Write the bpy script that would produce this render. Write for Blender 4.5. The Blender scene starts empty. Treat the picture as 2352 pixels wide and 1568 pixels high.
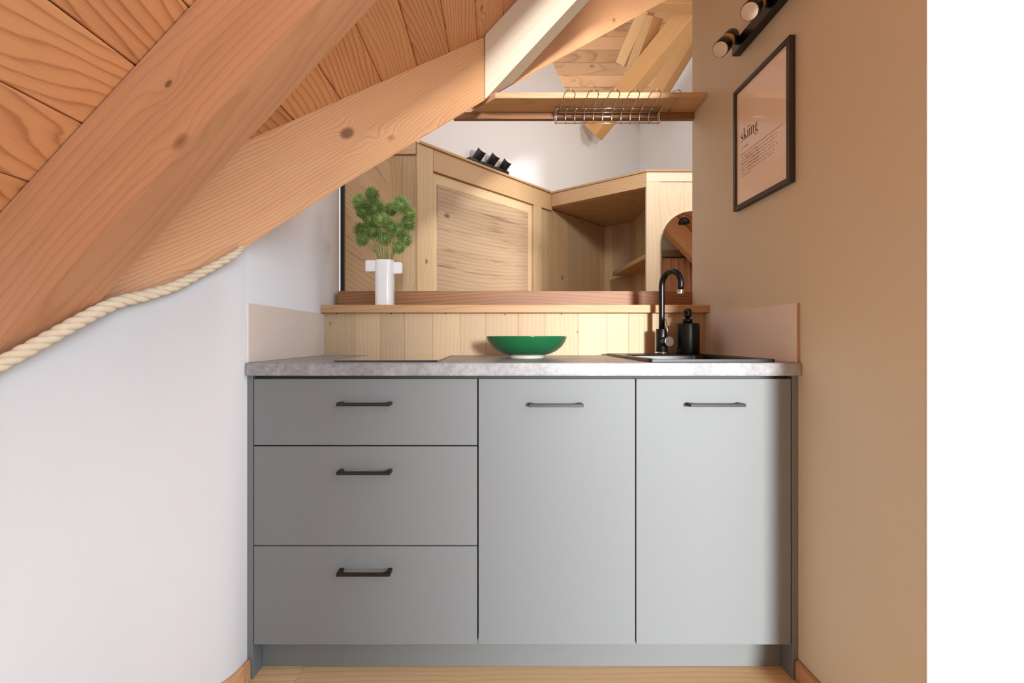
import bpy, bmesh, math, random
from mathutils import Vector, Matrix, Quaternion

random.seed(7)
scene = bpy.context.scene
COL = scene.collection
PI = math.pi

# ------------------------------------------------------------------ survey of the place
F = 1045.0                 # focal length in pixels of a 2352 wide frame
CX, CY = 1140.0, 776.0     # where the lens axis meets the frame
H = 0.9926                 # eye height
def P(px, py, Y):
    return Vector(((px - CX) * Y / F, Y, H - (py - CY) * Y / F))
def XX(px, Y): return (px - CX) * Y / F
def ZZ(py, Y): return H - (py - CY) * Y / F

# ------------------------------------------------------------------ materials
MATS = {}
def srgb(r, g, b):
    f = lambda c: (c / 255 / 12.92) if c / 255 <= 0.04045 else ((c / 255 + 0.055) / 1.055) ** 2.4
    return (f(r), f(g), f(b), 1)

class NT:
    def __init__(s, name):
        s.m = bpy.data.materials.new(name); s.m.use_nodes = True
        s.t = s.m.node_tree; s.b = s.t.nodes['Principled BSDF']
        MATS[name] = s.m
    def n(s, typ, **kw):
        x = s.t.nodes.new(typ)
        for k, v in kw.items(): setattr(x, k, v)
        return x
    def l(s, a, b): s.t.links.new(a, b)
    def val(s, sock, v):
        if hasattr(v, 'links') or isinstance(v, bpy.types.NodeSocket): s.l(v, sock)
        else: sock.default_value = v
    def math(s, op, a, b=0.0, c=None, clamp=False):
        x = s.n('ShaderNodeMath', operation=op); x.use_clamp = clamp
        s.val(x.inputs[0], a); s.val(x.inputs[1], b)
        if c is not None: s.val(x.inputs[2], c)
        return x.outputs[0]
    def vmath(s, op, a, b=None):
        x = s.n('ShaderNodeVectorMath', operation=op)
        s.val(x.inputs[0], a)
        if b is not None: s.val(x.inputs[1], b)
        return x.outputs[0]
    def mix(s, fac, a, b, blend='MIX'):
        x = s.n('ShaderNodeMix', data_type='RGBA', blend_type=blend)
        s.val(x.inputs[0], fac); s.val(x.inputs[6], a); s.val(x.inputs[7], b)
        return x.outputs[2]
    def noise(s, vec, scale, detail=3.0, rough=0.5):
        x = s.n('ShaderNodeTexNoise'); s.l(vec, x.inputs['Vector'])
        x.inputs['Scale'].default_value = scale; x.inputs['Detail'].default_value = detail
        x.inputs['Roughness'].default_value = rough
        return x.outputs[0]
    def ramp(s, fac, stops):
        x = s.n('ShaderNodeValToRGB'); e = x.color_ramp.elements
        while len(e) < len(stops): e.new(0.5)
        for i, (p, c) in enumerate(stops):
            e[i].position = p; e[i].color = c if len(c) == 4 else (*c, 1)
        s.l(fac, x.inputs[0]); return x.outputs[0]
    def comb(s, x, y, z):
        c = s.n('ShaderNodeCombineXYZ')
        for i, v in enumerate((x, y, z)): s.val(c.inputs[i], v)
        return c.outputs[0]
    def bump(s, h, strength, dist=0.002):
        b = s.n('ShaderNodeBump'); b.inputs['Strength'].default_value = strength
        b.inputs['Distance'].default_value = dist
        s.l(h, b.inputs['Height']); s.l(b.outputs[0], s.b.inputs['Normal'])

def wood(name, light, dark, axis='X', rings=70, contrast=0.6, knots=0.5, rough=0.5, vary=0.25, knotcol=(75, 45, 28), streak=0.0, blotch=0.5, tilt=0.06, spec=0.35):
    """sawn timber: growth rings round a tilted pith, fibres, knots; grain along a local axis"""
    N = NT(name)
    tc = N.n('ShaderNodeTexCoord'); sx = N.n('ShaderNodeSeparateXYZ'); N.l(tc.outputs['Object'], sx.inputs[0])
    o = {'X': (0, 1, 2), 'Y': (1, 0, 2), 'Z': (2, 0, 1)}[axis]
    a, b, c = (sx.outputs[i] for i in o)
    at = N.n('ShaderNodeAttribute', attribute_name='rnd'); oi = N.n('ShaderNodeObjectInfo')
    R = N.math('FRACT', N.math('ADD', at.outputs['Fac'], oi.outputs['Random']))
    R2 = N.math('FRACT', N.math('MULTIPLY', R, 17.31)); R3 = N.math('FRACT', N.math('MULTIPLY', R, 71.7))
    a = N.math('ADD', a, N.math('MULTIPLY', R, 31.0))
    p = N.comb(a, b, c)
    # per-board pith position
    b0 = N.math('ADD', b, N.math('MULTIPLY', N.math('SUBTRACT', R2, 0.5), 0.16))
    b0 = N.math('ADD', b0, N.math('MULTIPLY', N.math('SINE', N.math('MULTIPLY', a, 2.3)), tilt * 0.25))
    c0 = N.math('ADD', c, N.math('ADD', N.math('MULTIPLY', R3, 0.05), 0.03))
    c0 = N.math('ADD', c0, N.math('MULTIPLY', N.math('SINE', N.math('MULTIPLY', a, 3.1)), tilt * 0.5))
    w1 = N.noise(N.vmath('MULTIPLY', p, (1.3, 7.0, 7.0)), 1.0, 2.0)
    w2 = N.noise(N.vmath('MULTIPLY', p, (5.0, 25.0, 25.0)), 1.0, 2.0)
    vor = N.n('ShaderNodeTexVoronoi'); N.l(N.vmath('MULTIPLY', p, (4.2, 7.5, 7.5)), vor.inputs['Vector'])
    vor.inputs['Scale'].default_value = 1.0
    vs = N.n('ShaderNodeSeparateColor'); N.l(vor.outputs['Color'], vs.inputs[0])
    pick = N.math('GREATER_THAN', vs.outputs[0], 1.0 - 1.1 * knots)
    d = vor.outputs['Distance']
    size = N.math('ADD', 0.05, N.math('MULTIPLY', vs.outputs[1], 0.10))
    kn = N.math('MULTIPLY', pick, N.math('SUBTRACT', 1.0, N.math('DIVIDE', d, size), clamp=True))
    kn = N.math('MULTIPLY', kn, 2.2, clamp=True)
    swirl = N.math('MULTIPLY', pick, N.math('POWER', N.math('SUBTRACT', 1.0, N.math('MULTIPLY', d, 2.4), clamp=True), 2.0))
    rad = N.math('SQRT', N.math('ADD', N.math('MULTIPLY', b0, b0), N.math('MULTIPLY', c0, c0)))
    rad = N.math('ADD', rad, N.math('MULTIPLY', N.math('SUBTRACT', w1, 0.5), 0.055))
    rad = N.math('ADD', rad, N.math('MULTIPLY', N.math('SUBTRACT', w2, 0.5), 0.007))
    rad = N.math('ADD', rad, N.math('MULTIPLY', swirl, 0.035))
    ph = N.math('FRACT', N.math('MULTIPLY', rad, float(rings)))
    late = N.ramp(ph, [(0.0, (0.35,) * 3), (0.1, (0.05,) * 3), (0.45, (0.12,) * 3), (0.74, (0.4,) * 3), (0.9, (1, 1, 1)), (0.96, (0.95,) * 3), (1.0, (0.4,) * 3)])
    fib = N.noise(N.vmath('MULTIPLY', p, (6.0, 420.0, 420.0)), 1.0, 2.0)
    blo = N.noise(N.vmath('MULTIPLY', p, (1.1, 9.0, 9.0)), 1.0, 3.0)
    fac = N.math('MULTIPLY', late, contrast)
    fac = N.math('ADD', fac, N.math('MULTIPLY', N.math('SUBTRACT', fib, 0.5), 0.5))
    fac = N.math('ADD', fac, N.math('MULTIPLY', N.math('SUBTRACT', blo, 0.5), blotch))
    fac = N.math('ADD', fac, N.math('MULTIPLY', N.math('SUBTRACT', R, 0.5), vary), clamp=True)
    col = N.mix(fac, srgb(*light), srgb(*dark))
    if streak:
        st = N.noise(N.vmath('MULTIPLY', p, (1.6, 26.0, 26.0)), 1.0, 3.0, 0.6)
        st = N.math('MULTIPLY', N.math('SUBTRACT', st, 0.58, clamp=True), 5.0 * streak, clamp=True)
        col = N.mix(st, col, srgb(*knotcol))
    col = N.mix(N.math('MULTIPLY', kn, 0.85), col, srgb(*knotcol))
    v = N.math('ADD', 1.0 - vary * 0.35, N.math('MULTIPLY', R2, vary * 0.7))
    col = N.mix(1.0, col, N.comb(v, v, v), 'MULTIPLY')
    N.l(col, N.b.inputs['Base Color'])
    N.b.inputs['Roughness'].default_value = rough
    N.b.inputs['Specular IOR Level'].default_value = spec
    N.bump(N.math('ADD', N.math('MULTIPLY', late, -0.4), fib), 0.06, 0.001)
    return N.m

def plain(name, col, rough=0.6, metal=0.0, spec=0.5, mottle=0.04, mscale=6.0, bump=0.0, coat=0.0, bscale=60):
    N = NT(name); c = srgb(*col)
    tc = N.n('ShaderNodeTexCoord')
    n = N.noise(tc.outputs['Object'], mscale, 4.0)
    lo = tuple(x * (1 - mottle * 2) for x in c[:3]) + (1,); hi = tuple(min(1, x * (1 + mottle)) for x in c[:3]) + (1,)
    N.l(N.mix(n, lo, hi), N.b.inputs['Base Color'])
    N.b.inputs['Roughness'].default_value = rough; N.b.inputs['Metallic'].default_value = metal
    N.b.inputs['Specular IOR Level'].default_value = spec
    N.b.inputs['Coat Weight'].default_value = coat; N.b.inputs['Coat Roughness'].default_value = 0.03
    if bump: N.bump(N.noise(tc.outputs['Object'], bscale, 5.0), bump, 0.002)
    return N.m

def concrete(name):
    N = NT(name); tc = N.n('ShaderNodeTexCoord'); v = tc.outputs['Object']
    a = N.noise(v, 9.0, 5.0, 0.6); b = N.noise(v, 70.0, 4.0, 0.65); c = N.noise(v, 260.0, 2.0)
    f = N.math('ADD', N.math('MULTIPLY', a, 0.45), N.math('ADD', N.math('MULTIPLY', b, 0.4), N.math('MULTIPLY', c, 0.15)))
    col = N.ramp(f, [(0.38, srgb(126, 127, 130)), (0.5, srgb(150, 151, 154)), (0.62, srgb(174, 174, 175))])
    N.l(col, N.b.inputs['Base Color']); N.b.inputs['Roughness'].default_value = 0.38
    N.b.inputs['Specular IOR Level'].default_value = 0.5
    N.bump(b, 0.08, 0.001); return N.m

def leafy(name):
    N = NT(name); at = N.n('ShaderNodeAttribute', attribute_name='rnd'); oi = N.n('ShaderNodeObjectInfo')
    f = N.math('ADD', N.math('MULTIPLY', at.outputs['Fac'], 0.5), N.math('MULTIPLY', oi.outputs['Random'], 0.5))
    N.l(N.ramp(f, [(0.0, srgb(90, 118, 56)), (0.5, srgb(146, 172, 96)), (1.0, srgb(206, 216, 150))]), N.b.inputs['Base Color'])
    N.b.inputs['Roughness'].default_value = 0.55; return N.m

M = MATS
wood('roof_boards', (218, 156, 106), (150, 86, 50), 'Y', rings=95, contrast=0.58, knots=0.22, rough=0.5, vary=0.3)
wood('rafter_wood', (208, 152, 112), (160, 104, 68), 'X', rings=55, contrast=0.26, knots=0.7, rough=0.55, blotch=1.1, knotcol=(120, 76, 48))
wood('hip_wood', (240, 186, 136), (202, 134, 86), 'X', rings=110, contrast=0.5, knots=0.9, rough=0.55, blotch=0.6, knotcol=(128, 84, 56))
wood('pale_wood', (230, 216, 193), (210, 188, 154), 'X', rings=30, contrast=0.3, knots=0.4, rough=0.5, blotch=0.5, knotcol=(150, 104, 66))
wood('board_wood', (206, 178, 142), (184, 150, 112), 'Z', rings=55, contrast=0.35, knots=0.05, rough=0.55, vary=0.35, blotch=0.5)
wood('ledge_wood', (198, 156, 112), (170, 124, 82), 'X', rings=60, contrast=0.4, knots=0.1, rough=0.5)
wood('dark_beam_wood', (152, 106, 70), (98, 62, 38), 'X', rings=60, contrast=0.5, knots=0.25, rough=0.5, blotch=0.9, knotcol=(50, 24, 14))
wood('shelf_wood', (214, 176, 134), (170, 124, 84), 'X', rings=55, contrast=0.4, knots=0.15, rough=0.45)
wood('far_pine', (196, 168, 130), (162, 128, 92), 'Z', rings=45, contrast=0.35, knots=0.35, rough=0.5, vary=0.35, knotcol=(120, 80, 50))
wood('far_pine_along', (190, 156, 116), (154, 118, 82), 'X', rings=45, contrast=0.35, knots=0.25, rough=0.5, knotcol=(120, 80, 50))
wood("veneer", (168, 142, 114), (130, 102, 76), 'X', rings=35, contrast=0.5, knots=0.35, rough=0.5, streak=1.0, blotch=0.9, knotcol=(96, 66, 44))
wood('veneer_side', (214, 186, 152), (172, 140, 108), 'X', rings=35, contrast=0.5, knots=0.3, rough=0.5, streak=0.5, blotch=0.9, knotcol=(120, 88, 60))  # copy of the veneer, lightened in colour to offset the grazing light
wood('far_boards', (206, 154, 108), (150, 98, 62), 'X', rings=50, contrast=0.5, knots=0.7, rough=0.55, vary=0.35, knotcol=(90, 52, 30))
wood('far_beam', (212, 164, 108), (176, 124, 74), 'X', rings=45, contrast=0.4, knots=0.35, rough=0.55)
wood('oak_floor', (232, 198, 150), (194, 150, 102), 'X', rings=45, contrast=0.55, knots=0.4, rough=0.4, vary=0.4)
wood('skirting_wood', (214, 164, 118), (178, 122, 80), 'Y', rings=60, contrast=0.4, knots=0.05, rough=0.45)
wood('front_pine', (226, 206, 176), (204, 174, 138), 'Z', rings=40, contrast=0.3, knots=0.3, rough=0.5, vary=0.2, knotcol=(150, 104, 66))
plain('white_paint', (232, 231, 230), 0.75, mottle=0.01, bump=0.03, spec=0.3)
plain('brown_paint', (222, 208, 180), 0.62, mottle=0.012, bump=0.02, spec=0.3)
plain('front_laminate', (126, 131, 133), 0.5, mottle=0.012, mscale=2.0, spec=0.35)
plain('panel_laminate', (120, 124, 124), 0.5, mottle=0.012, spec=0.35)
plain('carcass', (70, 72, 72), 0.6)
plain('splash_laminate', (236, 221, 208), 0.5, mottle=0.03, mscale=14)
plain('white_edge', (238, 236, 232), 0.45, mottle=0.01)
plain('shaded_edge', (186, 146, 116), 0.5)  # edge strip with the shade by the brown wall put into its colour
plain('black_metal', (16, 16, 17), 0.35, spec=0.5)
plain('handle_black', (12, 12, 12), 0.38, spec=0.5)
plain('black_matt', (9, 9, 10), 0.34, spec=0.35)
plain('sink_black', (22, 22, 23), 0.36, spec=0.5)
plain('hob_glass', (8, 8, 9), 0.04, spec=0.9, mottle=0.0, coat=1.0)
plain('chrome', (220, 218, 214), 0.14, metal=1.0, mottle=0.0)
plain('steel', (190, 188, 184), 0.25, metal=1.0, mottle=0.0)
plain('brass', (214, 176, 112), 0.35, metal=0.45, mottle=0.02)
plain('diffuser', (232, 214, 196), 0.5, mottle=0.02)
plain('green_glaze', (24, 108, 62), 0.16, mottle=0.05, coat=0.6)
plain('green_glaze_inside', (20, 92, 52), 0.2, coat=0.5)
plain('bowl_foot', (214, 210, 196), 0.4)
plain('vase_white', (240, 239, 237), 0.2, mottle=0.005, coat=0.4)
plain('stem_green', (138, 150, 78), 0.55, mottle=0.2, mscale=40)
plain('rope_fibre', (236, 218, 190), 0.85, mottle=0.1, mscale=60, bump=0.3, bscale=220)
plain('frame_dark', (52, 42, 34), 0.45)
plain('poster_paper', (250, 226, 204), 0.5, mottle=0.01, coat=0.7)
plain('ink', (58, 44, 38), 0.6)
plain('ink_soft', (140, 108, 90), 0.6)
plain('nail_dark', (62, 44, 30), 0.5)
plain('curtain_cloth', (206, 152, 118), 0.85)
plain('mirror_silver', (240, 240, 240), 0.015, metal=1.0, mottle=0.0)
concrete('worktop_concrete'); leafy('flower_green')

# ------------------------------------------------------------------ mesh helpers
WORLD = {}
class MB:
    def __init__(s): s.v = []; s.f = []; s.sm = []; s.r = []
    def add(s, verts, faces, smooth=False, rnd=0.0):
        o = len(s.v); s.v += [Vector(v) for v in verts]
        for f in faces:
            s.f.append([i + o for i in f]); s.sm.append(smooth); s.r.append(rnd)
        return s
    def bm(s, b, smooth=False, rnd=0.0):
        b.verts.index_update()
        s.add([v.co.copy() for v in b.verts], [[v.index for v in f.verts] for f in b.faces], smooth, rnd); b.free(); return s
    def prism(s, poly, ext, bevel=0.0, rnd=0.0, seg=1):
        """poly: list of 3D points (a flat outline), swept by vector ext"""
        n = len(poly); ext = Vector(ext); poly = [Vector(p) for p in poly]
        b = bmesh.new()
        lo = [b.verts.new(p) for p in poly]; hi = [b.verts.new(p + ext) for p in poly]
        b.faces.new(lo[::-1]); b.faces.new(hi)
        for i in range(n): b.faces.new((lo[i], lo[(i + 1) % n], hi[(i + 1) % n], hi[i]))
        bmesh.ops.recalc_face_normals(b, faces=b.faces[:])
        if bevel: bmesh.ops.bevel(b, geom=b.edges[:], offset=bevel, segments=seg, affect='EDGES', clamp_overlap=True)
        return s.bm(b, False, rnd)
    def box(s, x0, x1, y0, y1, z0, z1, bevel=0.0, rnd=0.0, seg=1):
        return s.prism([(x0, y0, z0), (x1, y0, z0), (x1, y1, z0), (x0, y1, z0)], (0, 0, z1 - z0), bevel, rnd, seg)
    def bar(s, p0, p1, w, h, up=(0, 0, 1), bevel=0.0, rnd=0.0):
        p0, p1 = Vector(p0), Vector(p1); d = (p1 - p0).normalized(); u = Vector(up)
        side = d.cross(u).normalized(); u = side.cross(d).normalized()
        q = [p0 + side * a * w / 2 + u * b * h / 2 for a, b in ((-1, -1), (1, -1), (1, 1), (-1, 1))]
        return s.prism(q, p1 - p0, bevel, rnd)
    def tube(s, pts, r, seg=12, cap=True, rnd=0.0):
        pts = [Vector(p) for p in pts]; n = len(pts)
        rs = r if isinstance(r, (list, tuple)) else [r] * n
        T = []
        for i in range(n):
            t = (pts[min(i + 1, n - 1)] - pts[max(i - 1, 0)])
            T.append(t.normalized() if t.length > 1e-9 else Vector((0, 0, 1)))
        a = Vector((0, 0, 1)) if abs(T[0].z) < 0.9 else Vector((1, 0, 0))
        u = T[0].cross(a).normalized(); V = []
        for i in range(n):
            u = (u - T[i] * u.dot(T[i])).normalized(); w = T[i].cross(u)
            for k in range(seg):
                A = 2 * PI * k / seg
                V.append(pts[i] + (u * math.cos(A) + w * math.sin(A)) * rs[i])
        Fc = [[i * seg + k, i * seg + (k + 1) % seg, (i + 1) * seg + (k + 1) % seg, (i + 1) * seg + k] for i in range(n - 1) for k in range(seg)]
        s.add(V, Fc, True, rnd)
        if cap:
            s.add(V[:seg], [list(range(seg))[::-1]], False, rnd); s.add(V[-seg:], [list(range(seg))], False, rnd)
        return s
    def cyl(s, p0, p1, r, seg=24, bevel=0.0, rnd=0.0):
        p0, p1 = Vector(p0), Vector(p1); d = (p1 - p0); L = d.length; d.normalize()
        if bevel:
            return s.tube([p0, p0 + d * bevel * 0.3, p0 + d * bevel, p1 - d * bevel, p1 - d * bevel * 0.3, p1], [r - bevel, r - bevel * 0.3, r, r, r - bevel * 0.3, r - bevel], seg, True, rnd)
        return s.tube([p0, p1], r, seg, True, rnd)
    def lathe(s, prof, c, seg=48, axis=(0, 0, 1), rnd=0.0, sx=1.0, sy=1.0):
        c = Vector(c); q = Vector((0, 0, 1)).rotation_difference(Vector(axis)); V = []
        for r, z in prof:
            for k in range(seg):
                A = 2 * PI * k / seg
                V.append(c + q @ Vector((r * math.cos(A) * sx, r * math.sin(A) * sy, z)))
        Fc = [[i * seg + k, i * seg + (k + 1) % seg, (i + 1) * seg + (k + 1) % seg, (i + 1) * seg + k] for i in range(len(prof) - 1) for k in range(seg)]
        return s.add(V, Fc, True, rnd)
    def build(s, name, mat, parent=None, origin=None, xdir=None, smooth_angle=None):
        """links ONE mesh object; origin / xdir give its local frame"""
        me = bpy.data.meshes.new(name)
        if origin is None:
            origin = WORLD[parent.name].translation.copy() if parent else Vector((0, 0, 0))
        rot = Matrix.Identity(3)
        if xdir is not None:
            x = Vector(xdir).normalized(); y = Vector((0, 0, 1)).cross(x)
            y = y.normalized() if y.length > 1e-6 else Vector((0, 1, 0)); z = x.cross(y).normalized()
            rot = Matrix((x, y, z)).transposed()
        Mw = Matrix.Translation(Vector(origin)) @ rot.to_4x4(); inv = Mw.inverted()
        me.from_pydata([inv @ v for v in s.v], [], s.f)
        me.polygons.foreach_set('use_smooth', s.sm)
        a = me.attributes.new('rnd', 'FLOAT', 'FACE'); a.data.foreach_set('value', s.r)
        me.update()
        b = bmesh.new(); b.from_mesh(me); bmesh.ops.remove_doubles(b, verts=b.verts[:], dist=1e-6)
        bmesh.ops.recalc_face_normals(b, faces=b.faces[:]); b.to_mesh(me); b.free()
        me.materials.append(M[mat])
        o = bpy.data.objects.new(name, me); COL.objects.link(o)
        if parent:
            o.parent = parent; o.matrix_basis = WORLD[parent.name].inverted() @ Mw
        else: o.matrix_basis = Mw
        WORLD[o.name] = Mw
        return o

def tag(o, label=None, cat=None, group=None, kind=None):
    for k, v in (('label', label), ('category', cat), ('group', group), ('kind', kind)):
        if v: o[k] = v
    return o
def thing(name, loc, label, cat, group=None):
    o = bpy.data.objects.new(name, None); COL.objects.link(o); o.empty_display_size = 0.05
    o.location = loc; WORLD[o.name] = Matrix.Translation(Vector(loc))
    return tag(o, label, cat, group)
def struct(o, label=None, cat=None): return tag(o, label, cat, None, 'structure')
def spline(pts, n=8):
    pts = [Vector(p) for p in pts]; out = []
    for i in range(len(pts) - 1):
        p0 = pts[max(i - 1, 0)]; p1 = pts[i]; p2 = pts[i + 1]; p3 = pts[min(i + 2, len(pts) - 1)]
        for k in range(n):
            t = k / n
            out.append(0.5 * ((2 * p1) + (p2 - p0) * t + (2 * p0 - 5 * p1 + 4 * p2 - p3) * t * t + (3 * p1 - p0 - 3 * p2 + p3) * t ** 3))
    out.append(pts[-1]); return out
rnd = random.random

# ================================================================== SETTING: near room
XL, XR = -0.725, 0.878
YB = 1.90                  # face of the low boarded wall behind the worktop
YE = 2.038                 # where the brown wall ends

# --- roof plane: z = H + 1.085 x + 1.318 ; boards run along Y
MP = 1.085; KP = 1.318; DV = 0.2695
def roof(x): return H + MP * x + KP
def hipY(x): return 1.905 + (x + 0.0529) / 1.034
def hipX(y): return -0.0529 + 1.034 * (y - 1.905)
nrm = Vector((-MP, 0, 1)).normalized()
mb = MB(); mb_back = MB()
X0 = -0.077
for n in range(-12, 12):
    xa = X0 + 0.1066 * n + 0.0006; xb = X0 + 0.1066 * (n + 1) - 0.0006
    y0 = -7.0
    poly = [(xa, y0, roof(xa)), (xb, y0, roof(xb)), (xb, hipY(xb) + 0.06, roof(xb)), (xa, hipY(xa) + 0.06, roof(xa))]
    mb.prism(poly, nrm * 0.02, 0.0035, rnd())
xa, xb = X0 - 0.1066 * 12, X0 + 0.1066 * 12
mb.prism([(xa, -7.0, roof(xa)), (xb, -7.0, roof(xb)), (xb, hipY(xb) + 0.07, roof(xb)), (xa, hipY(xa) + 0.07, roof(xa))], nrm * 0.02)
for i in range(6): mb.v[-8 + 0] = mb.v[-8 + 0]
for i in range(len(mb.v) - 8, len(mb.v)): mb.v[i] = mb.v[i] + nrm * 0.021
struct(mb.build('ceiling', 'roof_boards'), 'sloping ceiling of reddish larch boards between the rafters', 'ceiling')

def rafter(y0, y1, xs, xe, mat, label, cut=None):
    xs2 = xs if cut is None else cut
    b = MB(); V = []
    for y, x_a in ((y0, xs), (y1, xs2)):
        V += [(x_a, y, roof(x_a) - DV), (xe, y, roof(xe) - DV), (xe, y, roof(xe) - 0.001), (x_a, y, roof(x_a) - 0.001)]
    bm_ = bmesh.new(); vv = [bm_.verts.new(v) for v in V]
    for f in ((0, 1, 2, 3), (7, 6, 5, 4), (0, 4, 5, 1), (1, 5, 6, 2), (2, 6, 7, 3), (3, 7, 4, 0)): bm_.faces.new([vv[i] for i in f])
    bmesh.ops.recalc_face_normals(bm_, faces=bm_.faces[:])
    bmesh.ops.bevel(bm_, geom=bm_.edges[:], offset=0.0025, segments=2, affect='EDGES')
    b.bm(bm_)
    o = b.build('roof_rafter', mat, None, (xs, y0, roof(xs) - DV), (1, 0, MP))
    return tag(o, label, 'beam')
rafter(0.901, 1.0235, -1.12, 1.0, 'rafter_wood', 'broad brown rafter sloping across the top left corner, nearest of the roof timbers')
rafter(1.90, 2.02, -0.049, 1.0, 'pale_wood', 'pale sunlit jack rafter with a vertical end cut against the long hip rafter', cut=0.074)

# hip rafter B (45 degrees in plan)
b = MB(); ya, yb_ = 1.032, 3.35
pts = []
for y in (ya, yb_):
    x = hipX(y); pts.append((x, y, roof(x)))
(xa, ya, za), (xb, yb_, zb) = pts
off = Vector((-0.72, 0.695, 0)) * 0.12
st = []
for y, dp in ((1.032, 0.372), (1.09, 0.360), (1.16, 0.346), (1.23, 0.320), (1.29, 0.298), (1.5, 0.283), (1.912, 0.268), (3.35, 0.29)):
    x = hipX(y); z = roof(x); st.append([Vector((x, y, z - dp)), Vector((x, y, z - 0.002)), Vector((x, y, z - 0.002)) + off, Vector((x, y, z - dp)) + off])
bmh = bmesh.new(); vv = [[bmh.verts.new(p) for p in r] for r in st]
bmh.faces.new(vv[0]); bmh.faces.new(vv[-1][::-1])
for a_, c_ in zip(vv, vv[1:]):
    for k in range(4): bmh.faces.new((a_[k], a_[(k + 1) % 4], c_[(k + 1) % 4], c_[k]))
bmesh.ops.recalc_face_normals(bmh, faces=bmh.faces[:])
bmesh.ops.bevel(bmh, geom=[e for e in bmh.edges if e.calc_face_angle(0) > 0.3], offset=0.0025, segments=2, affect='EDGES')
b.bm(bmh)
o = b.build('hip_rafter', 'hip_wood', None, (xa, ya, za - 0.27), (xb - xa, yb_ - ya, zb - za))
tag(o, 'long orange knotty hip rafter running from the rope up behind the pale jack rafter', 'beam')

# --- left wall: straight beside the worktop, then splayed under the hip rafter
b = MB()
ctl = [(XL, 1.318, .285), (-0.728, 1.275, .240), (-0.742, 1.235, .209), (-0.775, 1.19, .171), (-0.822, 1.135, .125), (-0.872, 1.08, .090), (-0.93, 0.995, .030), (-0.985, 0.912, -.030), (-1.0, 0.893, -.03), (-1.014, 0.876, .20), (-1.06, 0.80, .165), (-1.16, 0.64, .055)]
cur = spline(ctl, 6); cur = [Vector((XL, 2.10, .95)), Vector((XL, 1.7, .8)), Vector((XL, 1.36, .4))] + cur + [Vector((-1.25, 0.50, -0.04)), Vector((-1.25, -7.0, -0.04))]
n = len(cur); V = [Vector((p.x, p.y, 0)) for p in cur] + [Vector((p.x, p.y, H + p.z)) for p in cur]
def outv(i):
    t = (cur[min(i + 1, n - 1)] - cur[max(i - 1, 0)]); t.z = 0; t.normalize(); return Vector((t.y, -t.x, 0)) * 0.10
V += [V[i] - outv(i) * (-1 if outv(i).x < 0 else 1) for i in range(n)] + [V[n + i] - outv(i) * (-1 if outv(i).x < 0 else 1) for i in range(n)]
b.add(V, [(i, i + 1, n + i + 1, n + i) for i in range(n - 1)], True)
b.add(V, [(2 * n + i + 1, 2 * n + i, 3 * n + i, 3 * n + i + 1) for i in range(n - 1)] + [(n + i, n + i + 1, 3 * n + i + 1, 3 * n + i) for i in range(n - 1)] + [(0, n, 3 * n, 2 * n), (n - 1, 3 * n - 1, 4 * n - 1, 2 * n - 1)])
struct(b.build('wall_left', 'white_paint'), 'smooth white wall left of the grey kitchen units under the rope', 'wall')

# --- right wall (brown) and the white wall facing the camera
b = MB(); b.box(XR, 0.95, 0.931, YE, 0, 3.2)
struct(b.build('wall_right', 'brown_paint'), 'brown painted side wall carrying the framed print', 'wall')
b = MB(); b.box(XR, 3.0, 0.926, 0.931, 0, 3.2, 0.001); b.box(0.95, 3.0, 0.931, 1.02, 0, 3.2)
struct(b.build('wall_front', 'white_paint'), 'bright white wall at the right edge of the picture', 'wall')
# low wall under the pass-through
b = MB(); b.box(XL, XR, 1.925, 2.06, 0, 1.096)
struct(b.build('wall_back', 'white_paint'), 'low wall under the pass-through opening', 'wall')
# unseen wall added behind the camera; its pier and lintel block the sun
b = MB(); b.box(-1.4, 1.75, -7.12, -7.0, 0, 3.6); b.box(-1.4, 6.0, -7.12, -7.0, 3.6, 5.0)
struct(b.build('wall_sun_block', 'white_paint'), 'unseen white wall added behind the viewer to block sun beside an opening', 'wall')

# --- floor
b = MB(); y = -7.0; k = 0
while y < 2.0:
    x = -1.3 - rnd() * 1.1
    while x < 3.0:
        L = 1.0 + rnd() * 0.7
        b.box(max(x, -1.35) + 0.0004, min(x + L, 3.0) - 0.0004, y + 0.0004, y + 0.1146, -0.02, 0.0, 0.0006, rnd())
        x += L
        if x + 0 > 3.0: break
    y += 0.115
b.box(-1.35, 3.0, -7.0, 2.0, -0.05, -0.0205)
struct(b.build('floor', 'oak_floor'), 'oak strip floor in front of the kitchen units', 'floor')
b = MB(); b.box(-1.3, 3.2, 2.12, 6.2, -0.05, 0.0)
struct(b.build('floor_far', 'oak_floor'), 'floor of the room beyond the opening', 'floor')

# --- skirting
def skirt(x0, x1, y0, y1):
    b = MB(); b.box(x0, x1, y0, y1, 0.0, 0.061, 0.004, 0, 2); return b
struct(skirt(0.8665, XR - 0.0005, 0.935, 1.3215).build('baseboard_right', 'skirting_wood'), 'light wood skirting at the foot of the brown wall', 'baseboard')
struct(skirt(XL + 0.0005, XL + 0.013, 1.29, 1.3215).build('baseboard_left', 'skirting_wood'), 'light wood skirting at the foot of the white left wall', 'baseboard')
b = MB(); fr_ = [p for p in cur if p.y < 1.2895]; fr_ = [Vector((-0.7262, 1.2895, 0))] + fr_; m = len(fr_); V = []
for i, p in enumerate(fr_):
    t = fr_[min(i + 1, m - 1)] - fr_[max(i - 1, 0)]; t.z = 0; t.normalize(); q = Vector((-t.y, t.x, 0)); p = Vector((p.x, p.y, 0))
    V += [p + q * 0.0005, p + q * 0.0125, p + q * 0.0125 + Vector((0, 0, 0.057)), p + q * 0.0085 + Vector((0, 0, 0.061)), p + q * 0.0005 + Vector((0, 0, 0.061))]
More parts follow.
